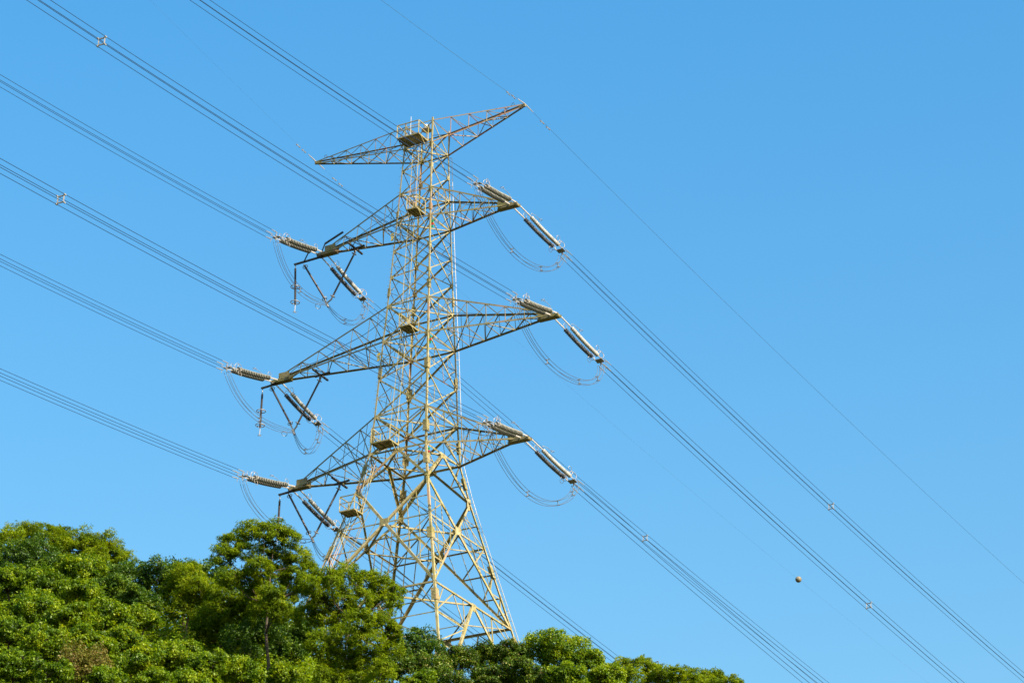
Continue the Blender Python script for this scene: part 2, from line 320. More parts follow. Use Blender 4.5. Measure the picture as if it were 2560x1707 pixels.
T_ = [
 # skyline, left
 ([(25,1345,52),(70,1322,34)], 'pine', 'feathery olive tree on the skyline at the left edge of the photo'),
 ([(115,1330,42),(150,1325,32)], 'pine', 'feathery tree on the skyline second from the left edge'),
 ([(170,1362,40),(210,1345,44),(255,1352,42),(292,1382,40),(230,1392,46),(268,1398,38),(318,1402,18)], 'pine', 'wide flat topped feathery tree where the left skyline drops to open sky'),
 ([(40,1385,50),(95,1372,46),(128,1400,38),(70,1420,38)], 'dark', 'dark glossy tree with pale bare limb below the left skyline'),
 ([(290,1428,46),(340,1424,36)], 'dark', 'dark low tree in front of the skyline gap under the wide feathery tree'),
 ([(395,1412,38),(430,1418,34),(385,1450,36)], 'dark', 'dark bushy tree on the skyline halfway between the wide feathery tree and the tallest tree'),
 ([(478,1412,30),(450,1440,34)], 'dark', 'small dark tree on the skyline just right of the dark bushy one'),
 ([(528,1412,30),(560,1432,30)], 'dark', 'bluish dark tree at the left foot of the tallest tree'),
 # mid slope, left
 ([(205,1430,58)], 'broad', 'leafy olive green tree directly below the wide feathery tree'),
 ([(120,1455,60)], 'broad', 'leafy tree below the dark glossy tree with the pale limb'),
 ([(25,1450,56)], 'broad', 'mottled green tree at the left edge below the dark glossy tree'),
 ([(205,1492,60)], 'broad', 'yellow green leafy tree in the middle of the left slope'),
 ([(290,1480,58)], 'dark', 'deep green rounded tree on the middle of the left slope'),
 ([(345,1500,50)], 'dark', 'deep green tree left of the bright feathery conifer'),
 ([(85,1520,68)], 'broad', 'wide green tree at the left edge halfway up the wood'),
 ([(175,1555,66)], 'broad', 'yellow green tree low on the left slope above the brown patch'),
 ([(270,1545,60)], 'broad', 'green tree left of the dark hollow in the slope'),
 ([(355,1545,44)], 'broad', 'small green tree on the upper rim of the dark hollow'),
 ([(25,1580,58)], 'broad', 'bright green tree at the left edge on the lower slope'),
 ([(105,1605,66)], 'broad', 'bright yellow green tree low on the left above the bottom corner'),
 ([(225,1612,60)], 'broad', 'bright green tree just above the dry brown topped bush'),
 ([(310,1600,52)], 'broad', 'bright green tree below the dark hollow'),
 ([(40,1665,66)], 'broad', 'olive green bush in the bottom left corner'),
 ([(190,1662,52),(230,1655,40)], 'dry', 'bush with a dry pinkish brown top near the bottom edge'),
 ([(130,1690,50)], 'broad', 'yellow leafy bush on the bottom edge left of the dry topped bush'),
 ([(265,1700,50)], 'broad', 'olive leafy bush on the bottom edge right of the dry topped bush'),
 ([(350,1650,60)], 'broad', 'bright green tree low on the slope right of the dry topped bush'),
 ([(440,1640,58)], 'broad', 'leafy tree below the bright feathery conifer'),
 ([(395,1700,54)], 'broad', 'olive green bush on the bottom edge left of centre'),
 ([(520,1665,58)], 'broad', 'yellow tipped leafy tree near the bottom below the feathery conifers'),
 ([(490,1712,46)], 'broad', 'leafy bush on the bottom edge below the yellow tipped tree'),
 # feathery conifers in the middle
 ([(470,1440,40),(430,1478,38),(500,1470,42),(455,1515,42),(520,1500,34)], 'pine', 'bright feathery conifer left of the tallest tree above the dark hollow'),
 ([(560,1500,46),(530,1540,44),(600,1540,46),(560,1585,46),(620,1500,36),(505,1570,30)], 'pine', 'bright feathery conifer with pale bare branches in the centre of the wood'),
 ([(605,1612,50),(650,1580,40)], 'dark', 'dark green tree below the conifer with pale branches'),
 ([(680,1510,44),(660,1555,44),(720,1550,46)], 'pine', 'olive feathery conifer below the tallest tree'),
 ([(730,1610,50),(690,1640,44),(765,1580,36)], 'dark', 'ivy covered dark tree between the two groups of conifers'),
 ([(610,1675,54)], 'broad', 'leafy bush near the bottom edge below the dark ivy covered tree'),
 ([(705,1690,50)], 'broad', 'bright leafy bush on the bottom edge left of the shaded conifer'),
 # right part: flowering shrubs, domes
 ([(1045,1605,42),(1020,1632,34),(1080,1632,36)], 'dark', 'small dark rounded tree in front of the foot of the pylon'),
 ([(985,1665,56)], 'flower', 'dark bush with pale blossom right of the shaded conifer'),
 ([(1070,1672,58)], 'flower', 'dark bush with pale blossom below the small dark rounded tree'),
 ([(1150,1652,52)], 'flower', 'bush with pale blossom under the near leg of the pylon'),
 ([(1215,1640,48)], 'flower', 'bush with pale blossom directly under the right leg of the pylon'),
 ([(1285,1634,48)], 'flower', 'bush with pale blossom just right of the pylon foot'),
 ([(1340,1622,40),(1385,1612,42),(1430,1620,40),(1385,1650,42)], 'broad', 'tall domed leafy tree right of the pylon foot'),
 ([(1465,1655,46)], 'broad', 'yellow green tree right of the domed tree'),
 ([(1510,1690,44)], 'broad', 'bright leafy bush at the right end of the leafy trees'),
 ([(1320,1690,56)], 'flower', 'bush with pale blossom on the bottom edge below the domed tree'),
 ([(1415,1695,52)], 'broad', 'yellow tipped bush on the bottom edge right of the domed tree'),
 ([(1230,1698,54)], 'flower', 'bush with pale blossom on the bottom edge under the right pylon leg'),
 ([(1140,1705,50)], 'flower', 'bush with pale blossom on the bottom edge under the near pylon leg'),
 ([(1045,1712,48)], 'broad', 'bright leafy bush on the bottom edge left of the blossom'),
]
BIG = [
 ([(580,1345,36),(560,1382,34),(630,1322,34),(605,1372,30),(688,1326,36),(722,1332,30),(660,1318,26),(668,1362,30),(745,1388,34),(700,1392,40),(770,1412,26),(650,1408,36),(620,1442,40),(690,1438,30),(580,1440,34),(735,1432,34),(790,1432,22),(650,1470,36),(760,1460,30),(682,1480,36),(720,1482,34),(695,1515,36),(655,1510,32)], 'pine', 'tallest spreading tree on the skyline with open gaps in its crown left of the pylon', 172., 'tree'),
 ([(782,1462,36),(825,1440,34),(868,1432,34),(912,1440,34),(955,1452,34),(990,1468,24),(800,1500,36),(850,1482,38),(905,1488,38),(950,1492,34),(765,1530,36),(985,1496,20),(870,1530,34),(815,1540,36)], 'pine', 'bright flat topped conifer leaning out in front of the pylon base', 169., 'tree'),
 ([(905,1545,40),(955,1548,36),(985,1570,26),(860,1580,42),(920,1595,42),(975,1610,36),(800,1600,42),(850,1640,48),(910,1650,48),(960,1660,34),(820,1685,44),(880,1700,44)], 'pine', 'shaded lower conifer beneath the bright flat topped one', 166., 'tree'),
]
FAR = [
 ([(1560,1665,28),(1598,1662,26),(1575,1692,32),(1535,1680,26),(1545,1705,30)], 'pine', 'feathery tree on the right skyline nearest the domed tree'),
 ([(1628,1674,28),(1655,1686,28),(1612,1650,14),(1630,1704,32),(1670,1702,26)], 'pine', 'feathery tree with a pointed top on the right skyline'),
 ([(1690,1682,26),(1722,1688,26),(1700,1708,28),(1738,1702,24)], 'pine', 'low feathery tree in the middle of the right skyline'),
 ([(1765,1692,22),(1792,1690,22),(1782,1710,24),(1755,1706,20)], 'pine', 'small feathery tree near the right end of the skyline'),
 ([(1825,1698,20),(1845,1710,16),(1805,1712,18)], 'pine', 'last small feathery tree at the right end of the skyline'),
]
for i_, (lob, kind, lab) in enumerate(T_): plant([(a, b+(16 if i_ < 8 else 0), c) for a, b, c in lob], kind, lab, 'bush' if ' bush' in lab else 'tree', group=G1, bark='pale_bark' if kind == 'pine' or 'pale' in lab else 'bark', name='bush' if ' bush' in lab else ('conifer' if 'conifer' in lab else 'tree'))
for lob, kind, lab, Y, cat in BIG: plant([(a, b+8, c) for a, b, c in lob], kind, lab, cat, Y, 1.0, G1, 'bark', 'conifer' if 'conifer' in lab else 'tree', 1.3)
for lob, kind, lab in FAR: plant(lob, kind, lab, 'tree', 188., 1.0, G1, 'bark', 'tree')
# undergrowth: nobody could count it
n = 430000
uy = rng.uniform(138, 194, n); ux = uy*rng.uniform(-.2, .095, n)
hh = 2.9+.7*np.sin(ux*.9+1.3*np.sin(uy*.7))*np.sin(uy*1.1+ux*.3)+.8*np.sin(ux*2.1-uy*1.7)
uz = ground(ux, uy)+np.maximum(hh, .3)*(1-.8*rng.random(n)**1.5)
P = np.stack([ux, uy, uz], 1); N = rdir(rng, n)*.6+A((.0,-.25,.75)); N /= np.linalg.norm(N, axis=1)[:,None]
L = .23*(.6+.8*rng.random(n)); T = np.clip(.50+.12*np.sin(ux*.8)*np.sin(uy*.6)+rng.normal(0, .15, n), 0, .9)
ug = leaf_mesh('undergrowth', P, N, rdir(rng, n), L, L*.55, T, LM['broad'])
tag(ug, 'dense low green undergrowth filling the slope between the trees', 'undergrowth', None, 'stuff')

# ================================================================== PYLON
TH, X0, Y0 = R(-30.194), -7.1563, 200.4843
ct, st = math.cos(TH), math.sin(TH)
UA = A((ct, st, 0)); VA = A((-st, ct, 0)); ZA = A((0,0,1))
def TP(u, v, z): return A((X0, Y0, z))+UA*u+VA*v
WZ = [(117.62,1.27),(115.61,1.28),(111.41,1.45),(108.8,1.55),(101.39,1.88),(98.3,2.04),(91.86,2.32),(88.66,2.52),(85.63,3.13),(76.01,5.55),(60.,9.55)]
def wz(z): return float(np.interp(-z, [-a for a, b in WZ], [b for a, b in WZ]))
CN = {'N': (1,-1), 'R': (1,1), 'L': (-1,-1), 'B': (-1,1)}
def C(k, z): s = CN[k]; ww = wz(z); return TP(s[0]*ww, s[1]*ww, z)
FACES = [('L','N',-VA), ('N','R',UA), ('R','B',VA), ('B','L',-UA)]
BZ = 62.5
pyl = thing('lattice_pylon', (X0, Y0, 63.), 'tall khaki lattice steel pylon with eight crossarms rising behind the trees', 'pylon')
# legs
for k, s in CN.items():
    mb = MB(); iu = -UA*s[0]; iv = -VA*s[1]
    zs = [117.9]+[a for a, b in WZ[1:-1]]+[BZ]
    for za, zb in zip(zs[:-1], zs[1:]):
        sz = .11 if za > 108 else (.135 if za > 98 else (.155 if za > 88 else .17)); t = .02
        a = TP(s[0]*(wz(za)+.03), s[1]*(wz(za)+.03), za); b = TP(s[0]*(wz(zb)+.03), s[1]*(wz(zb)+.03), zb)
        mb.bar(a, b, iu, iv, 0, sz, 0, t); mb.bar(a, b, iu, iv, 0, t, t, sz)
    # splice plates with bolt rows, and step bolts
    for zp, hp, wp in ((102.6,.8,.22),(95.6,.9,.32),(90.2,1.0,.34),(87.3,1.0,.34),(80.4,1.1,.40),(74.9,1.1,.40),(69.6,1.0,.40)) + (((109.6,.6,.2),) if k in 'NL' else ()):
        c1 = TP(s[0]*(wz(zp)+.05), s[1]*(wz(zp)+.05), zp); d = unit(TP(s[0]*wz(zp+1), s[1]*wz(zp+1), zp+1)-TP(s[0]*wz(zp), s[1]*wz(zp), zp))
        mb.bar(c1-d*hp/2, c1+d*hp/2, iu, iv, -.03, wp, -.03, .0); mb.bar(c1-d*hp/2, c1+d*hp/2, iu, iv, -.03, 0, 0, wp)
        for i in range(8):
            q = c1+d*(hp*(i+.5)/8-hp/2)
            mb.beam(q+iu*.03-iv*.03, q+iu*(wp-.04)-iv*.03, .035, .035); mb.beam(q+iv*.03-iu*.03, q+iv*(wp-.04)-iu*.03, .035, .035)
    if k in 'RL':
        z = 66.
        while z < 116:
            q = TP(s[0]*(wz(z)+.03), s[1]*(wz(z)+.03), z); mb.tube([q, q-iu*.2 if int(z/.38) % 2 else q-iv*.2], .014, 4); z += .38
    mb.build('leg', M['steel'], pyl)
def lerp(a, b, t): return A(a)+(A(b)-A(a))*t
def xpanel(z1, z2, sm, red=True, horiz=0):
    for f, (a, b, n) in enumerate(FACES):
        mb = MB(); in_ = n*.0
        a1, b1, a2, b2 = C(a, z1), C(b, z1), C(a, z2), C(b, z2)
        mb.angle(a1-n*.02, b2-n*.02, n, sm*(1.25 if f in (0, 2) else 1.1)); mb.angle(b1-n*(.03+sm*.15), a2-n*(.03+sm*.15), n, sm*.85, low=False)
        if horiz: mb.angle(a1-n*.05, b1-n*.05, n, horiz)
        if red:
            zm = (z1+z2)/2
            for p1, p2, o1, o2 in ((a1, a2, b1, b2), (b1, b2, a1, a2)):
                m = lerp(p1, p2, .5); qa = lerp(p1, o2, .27); qb = lerp(p2, o1, .27)
                if z1 > 99: mb.angle(m-n*.06, qb-n*.06, n, .038); mb.angle(m-n*.07, lerp(p1, o2, .2)-n*.07, n, .034)
                else: mb.angle(m-n*.06, qa-n*.06, n, .05); mb.angle(m-n*.07, qb-n*.07, n, .045); mb.angle(qa-n*.08, qb-n*.08, n, .045)
        # gusset plates where members meet the legs
        for p, sg in ((a1, 1), (b1, -1)):
            d = unit(b1-a1)*sg; mb.bar(p-ZA*.17, p+ZA*.13, d, n, .02, .26, -.012, .006) if z1 < 117 else None
        mb.build('bracing_panel', M['steel'], pyl)
for z1, z2, sm, rd in ((117.62,115.61,.07,0),(115.61,113.53,.075,0),(113.53,111.41,.075,0),(111.41,108.8,.08,1),(108.8,106.27,.09,1),(106.27,103.95,.09,1),(103.95,101.39,.09,1),(101.39,98.3,.095,1),(98.3,95.03,.10,1),(95.03,91.86,.10,1),(91.86,88.66,.11,1)):
    xpanel(z1, z2, sm, bool(rd))
# waist K, great X, and foot panels
for f, (a, b, n) in enumerate(FACES):
    mb = MB(); m = lerp(C(a, 88.66), C(b, 88.66), .5)
    for k in (a, b):
        l = C(k, 85.63); mb.angle(m-n*.03, l-n*.03, n, .2); h = lerp(m, l, .5); lm = lerp(C(k, 88.66), l, .5)
        mb.angle(h-n*.08, lm-n*.08, n, .07); mb.angle(h-n*.09, C(k, 88.66)-n*.09, n, .07)
        mb.bar(l-ZA*.5, l+ZA*.4, unit(m-l)*A((1,1,0)), n, .0, .5, -.02, .005)
    mb.bar(m-ZA*.28, m+ZA*.1, unit(C(b, 88)-C(a, 88)), n, -.4, .4, -.02, .004)
    mb.build('bracing_panel', M['steel'], pyl)
    mb = MB(); a1, b1, a2, b2 = C(a, 85.63), C(b, 85.63), C(a, 76.01), C(b, 76.01)
    wa, wb = wz(85.63), wz(76.01); tc = wa/(wa+wb); X = lerp(a1, b2, tc)
    mb.angle(a1-n*.03, b2-n*.03, n, .20); mb.angle(b1-n*.06, a2-n*.06, n, .18, low=False)
    zX = X[2]
    mb.bar(X-ZA*.3, X+ZA*.3, unit(b1-a1), n, -.38, .38, -.03, .004)
    for k, p1, p2, o in ((a, a1, a2, 1), (b, b1, b2, -1)):
        hx = C(k, zX); mb.angle(hx-n*.08, X-n*.08, n, .10)
        u1 = lerp(p1, hx, .5); v1 = lerp(p1, X, .5)
        mb.angle(u1-n*.08, v1-n*.08, n, .075); mb.angle(hx-n*.09, v1-n*.09, n, .075); mb.angle(u1-n*.1, lerp(v1, X, .0)-n*.1, n, .05)
        q1, q2, q3 = (lerp(hx, p2, t) for t in (.33, .62, .82)); r1, r2, r3 = (lerp(X, p2, t) for t in (.33, .62, .82))
        for s_, e_, zz in ((q1, r1, .09), (q2, r2, .085), (q3, r3, .07), (hx, r1, .08), (q1, r2, .08), (q2, r3, .07)): mb.angle(s_-n*.09, e_-n*.09, n, zz)
    for k, p1, p2 in ((a, a1, a2), (b, b1, b2)):
        for t1, t2 in ((.5, .5), (.78, .75), (.25, .3)): mb.angle(lerp(C(k, zX), X, t1)-n*.12, lerp(p2, X, t2)-n*.12, n, .055); mb.angle(lerp(C(k, zX), X, t1)-n*.13, lerp(p1, X, t2)-n*.13, n, .05)
    mb.build('bracing_panel', M['steel'], pyl)
    mb = MB(); a1, b1 = C(a, 76.01), C(b, 76.01); m = lerp(a1, b1, .5)+ZA*.0; a2, b2 = C(a, 65.6), C(b, 65.6)
    mb.angle(a1-n*.05, b1-n*.05, n, .17)
    mb.bar(m-ZA*.45, m+ZA*.12, unit(b1-a1), n, -.3, .3, -.03, .004)
    for p1, p2 in ((a1, a2), (b1, b2)):
        mb.angle(m-n*.04, p2-n*.04, n, .19)
        for t, s_ in ((.25, .3), (.5, .55), (.75, .78)):
            mb.angle(lerp(p1, p2, t)-n*.09, lerp(m, p2, t)-n*.09, n, .08)
            mb.angle(lerp(p1, p2, t)-n*.1, lerp(m, p2, t-.25)-n*.1, n, .075) if t > .3 else None
        mb.angle(lerp(p1, m, .25)-n*.1, lerp(p1, p2, .25)-n*.1, n, .06); mb.angle(lerp(p1, m, .75)-n*.1, lerp(m, p2, .25)-n*.1, n, .06)
        mb.angle(lerp(p1, m, .5)-n*.1, lerp(p1, p2, .25)-n*.1, n, .08); mb.angle(lerp(p1, m, .5)-n*.11, lerp(m, p2, .25)-n*.11, n, .08)
    mb.build('bracing_panel', M['steel'], pyl)
# horizontal frames (diaphragms)
for z, sz, dia in ((117.62,.08,0),(115.61,.09,1),(111.41,.10,1),(108.8,.11,1),(101.39,.11,1),(98.3,.12,1),(91.86,.12,1),(88.66,.14,2),(81.9,.11,2),(76.01,.12,2)):
    mb = MB(); P4 = [C(k, z) for k in 'LNRB']
    if z > 82 or z < 80:
        for i in range(4): mb.angle(P4[i]+ZA*.0, P4[(i+1) % 4], FACES[i][2]*1.0, sz, low=True)
    if dia == 1: mb.angle(P4[0]-ZA*.04, P4[2]-ZA*.04, -ZA, .08); mb.angle(P4[1]-ZA*.1, P4[3]-ZA*.1, -ZA, .08)
    if dia == 2:
        md = [lerp(P4[i], P4[(i+1) % 4], .5) for i in range(4)]
        for i in range(4):
            mb.angle(md[i]-ZA*.06, md[(i+1) % 4]-ZA*.06, -ZA, .12); h = lerp(md[i], md[(i+1) % 4], .5)
            mb.angle(h-ZA*.1, P4[(i+1) % 4]-ZA*.1, -ZA, .07)
            mb.angle(lerp(md[i], md[(i+1) % 4], .5)-ZA*.13, lerp(md[(i+1) % 4], md[(i+2) % 4], .5)-ZA*.13, -ZA, .07)
    mb.build('horizontal_frame', M['steel'], pyl)
TIP = {'A0R': A((.6,195.97,117.63)), 'A0L': A((-16.38,205.85,117.63)), 'A1R': A((.23,196.19,108.77)), 'A1L': A((-15.66,205.43,108.77)), 'A2R': A((3.49,194.29,98.26)), 'A2L': A((-18.9,207.32,98.26)), 'A3R': A((1.44,195.48,88.6)), 'A3L': A((-16.93,206.17,88.6))}
def arm(key, zb, zt, tu, tz, n, ear=False, sag_cable=True):
    s = 1 if tu > 0 else -1; mb = MB(); mt = M['arm']
    NU = {-1: -VA, 1: VA}
    if ear:
        tb = 117.5; wt = .07; endb = endt = tu-s*.15
    else: tb = tz; wt = .27; endb = tu-s*1.15; endt = tu-s*1.25
    Bp = {}; Tp = {}
    for v in (-1, 1):
        b0 = TP(s*wz(zb), v*wz(zb), zb); t0 = TP(s*wz(zt), v*wz(zt), zt)
        b1 = TP(endb, v*wt, tb if not ear else tb-.12); t1 = TP(endt, v*wt*.9, (tb+.42) if not ear else tb+.08)
        Bp[v] = [lerp(b0, b1, (i/n)) for i in range(n+1)]; Tp[v] = [lerp(t0, t1, (i/n)) for i in range(n+1)]
        cs = .13 if not ear else .095
        mb.angle(b0, b1, NU[v], cs); mb.angle(t0+ZA*.0, t1, NU[v], cs*.95)
        N_ = NU[v]
        for i in range(1, n):
            thk = .05 if not ear else .045
            mb.angle(Bp[v][i]-N_*.03, Tp[v][i]-N_*.03, N_, thk)
        for i in range(0, n-1):
            if ear: mb.angle(Tp[v][i]-N_*.05, Bp[v][i+1]-N_*.05, N_, .055)
            else: mb.angle(Tp[v][i+1]-N_*.05, Bp[v][i]-N_*.05, N_, .06)
        if not ear:
            q = lerp(Tp[v][0], Tp[v][1], .5); mb.angle(q-N_*.04, lerp(Bp[v][0], Bp[v][1], .5)-N_*.04, N_, .045)
            mb.angle(Tp[v][n-1]-N_*.06, Bp[v][n]-N_*.06, N_, .05)
    for i in range(0, n):
        if i % 2: mb.angle(Bp[-1][i]-ZA*.04, Bp[1][i+1]-ZA*.04, -ZA, .06)
        else: mb.angle(Bp[1][i]-ZA*.04, Bp[-1][i+1]-ZA*.04, -ZA, .06)
        if i: mb.angle(Bp[-1][i]-ZA*.06, Bp[1][i]-ZA*.06, -ZA, .05)
        if i: mb.angle(Tp[-1][i]+ZA*.02, Tp[1][i]+ZA*.02, ZA, .045)
    a = mb.build('crossarm', mt if not ear else M['pink'] if s > 0 else M['arm'], pyl)
    mb = MB()
    if not ear:
        for v in (-1, 1):   # gusset cheeks and twin channel beam carrying the strings
            q = TP(endb, v*wt, tb); mb.bar(q-ZA*.05, q+ZA*.5, UA*s, VA*v, -.55, .45, .0, .02)
            mb.bar(TP(endb-s*.5, v*.24, tb-.06), TP(tu+s*.08, v*.24, tb-.06), VA*v, ZA, 0, .03, -.13, .11)
        mb.bar(TP(endb-s*.6, 0, tb-.2), TP(tu, 0, tb-.2), VA, ZA, -.27, .27, 0, .02)
        mb.bar(TP(tu-s*.02, -.24, tb-.05), TP(tu-s*.02, .24, tb-.05), UA, ZA, -.02, .02, -.08, .09)
    else: mb.bar(TP(tu-s*.5, 0, tb), TP(tu+s*.06, 0, tb), VA, ZA, -.09, .09, -.12, .1)
    mb.build('tip_plate', M['arm'], a)
    if sag_cable:
        mb = MB(); zt_ = zt-.9
        p0 = TP(endt-s*(1.4 if not ear else 1.), -.1, tb+(.75 if not ear else .25)); p1 = TP(s*wz(zt_), -wz(zt_), zt_ if not ear else 116.2)
        pts = [lerp(p0, p1, t)-ZA*(.5*math.sin(math.pi*t)+.12*math.sin(3*math.pi*t)) for t in np.linspace(0, 1, 18)]
        mb.tube(pts, .022, 5); mb.ring(p0+ZA*.05-UA*s*-.15, VA, .13, .018, 12); mb.build('earthing_cable', M['dark'], a)
    return a
ARMS = {}
for key, zb, zt, tu, tz, n in (('A1R',108.8,111.41,8.55,108.77,5),('A1L',108.8,111.41,-9.84,108.77,5),('A2R',98.3,101.39,12.32,98.26,6),('A2L',98.3,101.39,-13.59,98.26,6),('A3R',88.66,91.86,9.94,88.6,5),('A3L',88.66,91.86,-11.31,88.6,5)):
    ARMS[key] = arm(key, zb, zt, tu, tz, n)
ARMS['A0R'] = arm('A0R', 115.61, 117.62, 8.98, 117.63, 5, True); ARMS['A0L'] = arm('A0L', 115.61, 117.62, -10.67, 117.63, 6, True)
# work platforms on the near face, with railings
def platform(u0, u1, z, out, hr=1.12, base_v=None):
    vb = (-wz(z)-.08) if base_v is None else base_v
    mb = MB(); c = [(u0, vb), (u1, vb), (u1, vb-out), (u0, vb-out)]
    mb.bar(TP((u0+u1)/2, vb, z), TP((u0+u1)/2, vb-out, z), UA, ZA, -(u1-u0)/2, (u1-u0)/2, 0, .02)
    p = mb.build('work_platform', M['plate'], pyl)
    mb = MB(); P = [TP(a, b, z) for a, b in c]
    for i in range(4): mb.beam(P[i]-ZA*.03, P[(i+1) % 4]-ZA*.03, .05, .09)
    for t in (.33, .66): mb.beam(lerp(P[0], P[1], t)-ZA*.06, lerp(P[3], P[2], t)-ZA*.06, .05, .06)
    mb.beam(TP(u0, vb, z-.9), TP(u0, vb-out*.8, z-.06), .05); mb.beam(TP(u1, vb, z-.9), TP(u1, vb-out*.8, z-.06), .05)
    mb.build('floor_frame', M['steel'], p)
    mb = MB()
    for i in range(4):
        mb.beam(P[i], P[i]+ZA*hr, .075); 
        if i: mb.beam(P[i]+ZA*hr, P[(i+1) % 4]+ZA*hr, .065); mb.beam(P[i]+ZA*hr*.52, P[(i+1) % 4]+ZA*hr*.52, .05)
    for t in (.33, .66): mb.beam(lerp(P[3], P[2], t), lerp(P[3], P[2], t)+ZA*hr*.52, .03)
    mb.build('railing', M['steel'], p); return p
platform(-1.05, .95, 115.75, 1.45, 1.15)
platform(.2, 1.1, 108.95, 1.3); platform(.25, 1.2, 98.5, 1.3); platform(-1.55, .1, 88.95, 1.25, 1.2); platform(-3.35, -2.05, 83.3, 1.15, 1.15)
# ladders
def ladder(a, b, wd=.36, rail=.022):
    a, b = A(a), A(b); mb = MB(); n = int(np.linalg.norm(b-a)/.33)
    for s in (-1, 1): mb.beam(a+UA*s*wd/2, b+UA*s*wd/2, rail, .045)
    for i in range(1, n): q = lerp(a, b, i/n); mb.beam(q-UA*wd/2, q+UA*wd/2, .022)
    q = UA*.42-VA*.05; mb.beam(a+q, b+q, .05); q = -UA*.34-VA*.1; 
    mb.build('ladder', M['steel'], pyl)
ladder(TP(-.12, -wz(115.6)-.25, 115.6), TP(-.15, -wz(98.3)-.25, 98.3)); ladder(TP(-.15, -wz(98.3)-.25, 98.3), TP(-.45, -wz(88.8)-.3, 88.9))
ladder(TP(-1.95, -wz(88.3)-.25, 88.3), TP(-2.35, -wz(83.4)-.25, 83.4)); ladder(TP(-3.2, -wz(83)-.2, 83.1), TP(-6.1, -wz(70)-.2, 70.))
mb = MB()
for i in range(40):
    z1 = 115.4-i*1.27; z2 = z1-1.27
    if z2 < 64: break
    o1 = TP(wz(z1)+.22, wz(z1)+.14, z1); o2 = TP(wz(z2)+.22, wz(z2)+.14, z2); mb.tube([o1, o2], .024, 6)
    if i % 2 == 0: mb.beam(o1, TP(wz(z1), wz(z1), z1), .03)
mb.build('climbing_rail', M['white'], pyl)
for (p, cl, ky) in ((TP(wz(108.3)+.06,-wz(108.3)+.2,108.3),('green','red','green'),0),(TP(wz(97.9)+.06,-wz(97.9)+.2,97.9),('green','red','green'),0),(TP(wz(88.2)+.06,-wz(88.2)+.2,88.2),('green','red','green'),0),
                    (TP(-wz(108.)-.3,-wz(108.),107.9),('yellow','yellow','yellow'),1),(TP(-wz(97.6)-.3,-wz(97.6),97.3),('yellow','yellow','yellow'),1),(TP(-wz(87.9)-.2,-wz(87.9),87.6),('cyan','yellow','cyan'),1),(TP(wz(72.6)+.1,wz(72.6)-.1,72.4),('red','cyan','red'),0)):
    for i, c_ in enumerate(cl):
        mb = MB(); q = p-ZA*.24*i; mb.bar(q-ZA*.09, q+ZA*.09, UA, VA, -.11, .11, -.02, .02); mb.build('phase_plate', M[c_], pyl)
# antenna rod, dark clamps
mb = MB(); q = TP(-.15, -wz(117)-1.0, 115.8); mb.tube([q, q+ZA*2.0], .02, 6); mb.build('antenna_rod', M['white'], pyl)
# white equipment box on the top platform
bx = thing('equipment_box', tuple(TP(.56, -1., 117.0)), 'small white equipment box on a round dish beside the top platform of the pylon', 'equipment box')
mb = MB(); q = TP(.56, -1., 117.03)
mb.tube([q+ZA*.0, q+ZA*.05, q+ZA*.38, q+ZA*.42], [.2, .27, .27, .2], 14); mb.build('housing', M['box'], bx, True)
mb = MB(); mb.tube([q-ZA*.1, q-ZA*.06, q-ZA*.0], [.3, .42, .42], 20); mb.build('base_dish', M['galv'], bx, True)
mb = MB(); mb.beam(q-ZA*.1, TP(.56, -1., 115.77), .06); mb.build('post', M['steel'], bx)

# ================================================================== LINE HARDWARE
E = {('A1R','n'):((-2.91,190.02,106.99),-.1818,.4419),('A2R','n'):((.23,187.89,96.18),-.1753,.3837),('A3R','n'):((-1.69,189.34,86.92),-.1739,.3066),('A1L','n'):((-18.65,199.57,107.16),-.174,.4498),('A2L','n'):((-21.97,201.3,96.56),-.1723,.4422),('A3L','n'):((-20.06,200.03,86.91),-.1691,.3583),
     ('A1R','f'):((3.77,201.63,107.53),-.1156,.345),('A2R','f'):((6.82,199.42,96.86),-.1137,.3463),('A3R','f'):((4.86,200.76,87.32),-.1176,.3827),('A1L','f'):((-12.26,210.67,107.5),-.1109,.232),('A2L','f'):((-15.54,212.5,97.02),-.1226,.3329),('A3L','f'):((-13.53,211.41,87.38),-.119,.34)}
ANG = {'n': R(-117), 'f': R(57)}
POS = {'A1R':'upper right','A2R':'middle right','A3R':'lower right','A1L':'upper left','A2L':'middle left','A3L':'lower left'}
def string_mesh(a, b, sag, m, parent, nd=24, k=1.0):
    a, b = A(a), A(b); mb = MB(); L = np.linalg.norm(b-a); pitch = L/nd; seg = 14; dark = []
    curve = lambda t: lerp(a, b, t)-ZA*sag*4*t*(1-t)
    prof = [(0,.04),(.04,.055),(.30,.055),(.35,.075),(.47,.17*k),(.58,.178*k),(.63,.155*k),(.60,.10),(.66,.04),(1,.04)]
    for i in range(nd):
        c0 = curve(i/nd); c1 = curve((i+1)/nd); d = unit(c1-c0); x = unit(np.cross(d, ZA)); y = np.cross(x, d)
        n0 = len(mb.v)
        for (tz, rr) in prof:
            for k in range(seg):
                an = 2*math.pi*k/seg; mb.v.append(tuple(c0+(c1-c0)*tz+(x*math.cos(an)+y*math.sin(an))*rr))
        for j in range(len(prof)-1):
            for k in range(seg):
                dark.append(1 if j in (0,1,6,7,8) else 0)  # disc undersides join the caps here, so gap shade is in the colour
                k2 = (k+1) % seg; mb.f.append((n0+j*seg+k, n0+j*seg+k2, n0+(j+1)*seg+k2, n0+(j+1)*seg+k))
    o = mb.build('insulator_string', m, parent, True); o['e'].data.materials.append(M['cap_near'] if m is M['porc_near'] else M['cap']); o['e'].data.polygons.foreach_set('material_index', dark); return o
BS = .258
SPN = {'A2R': (254,105), 'A3R': (152,500)}
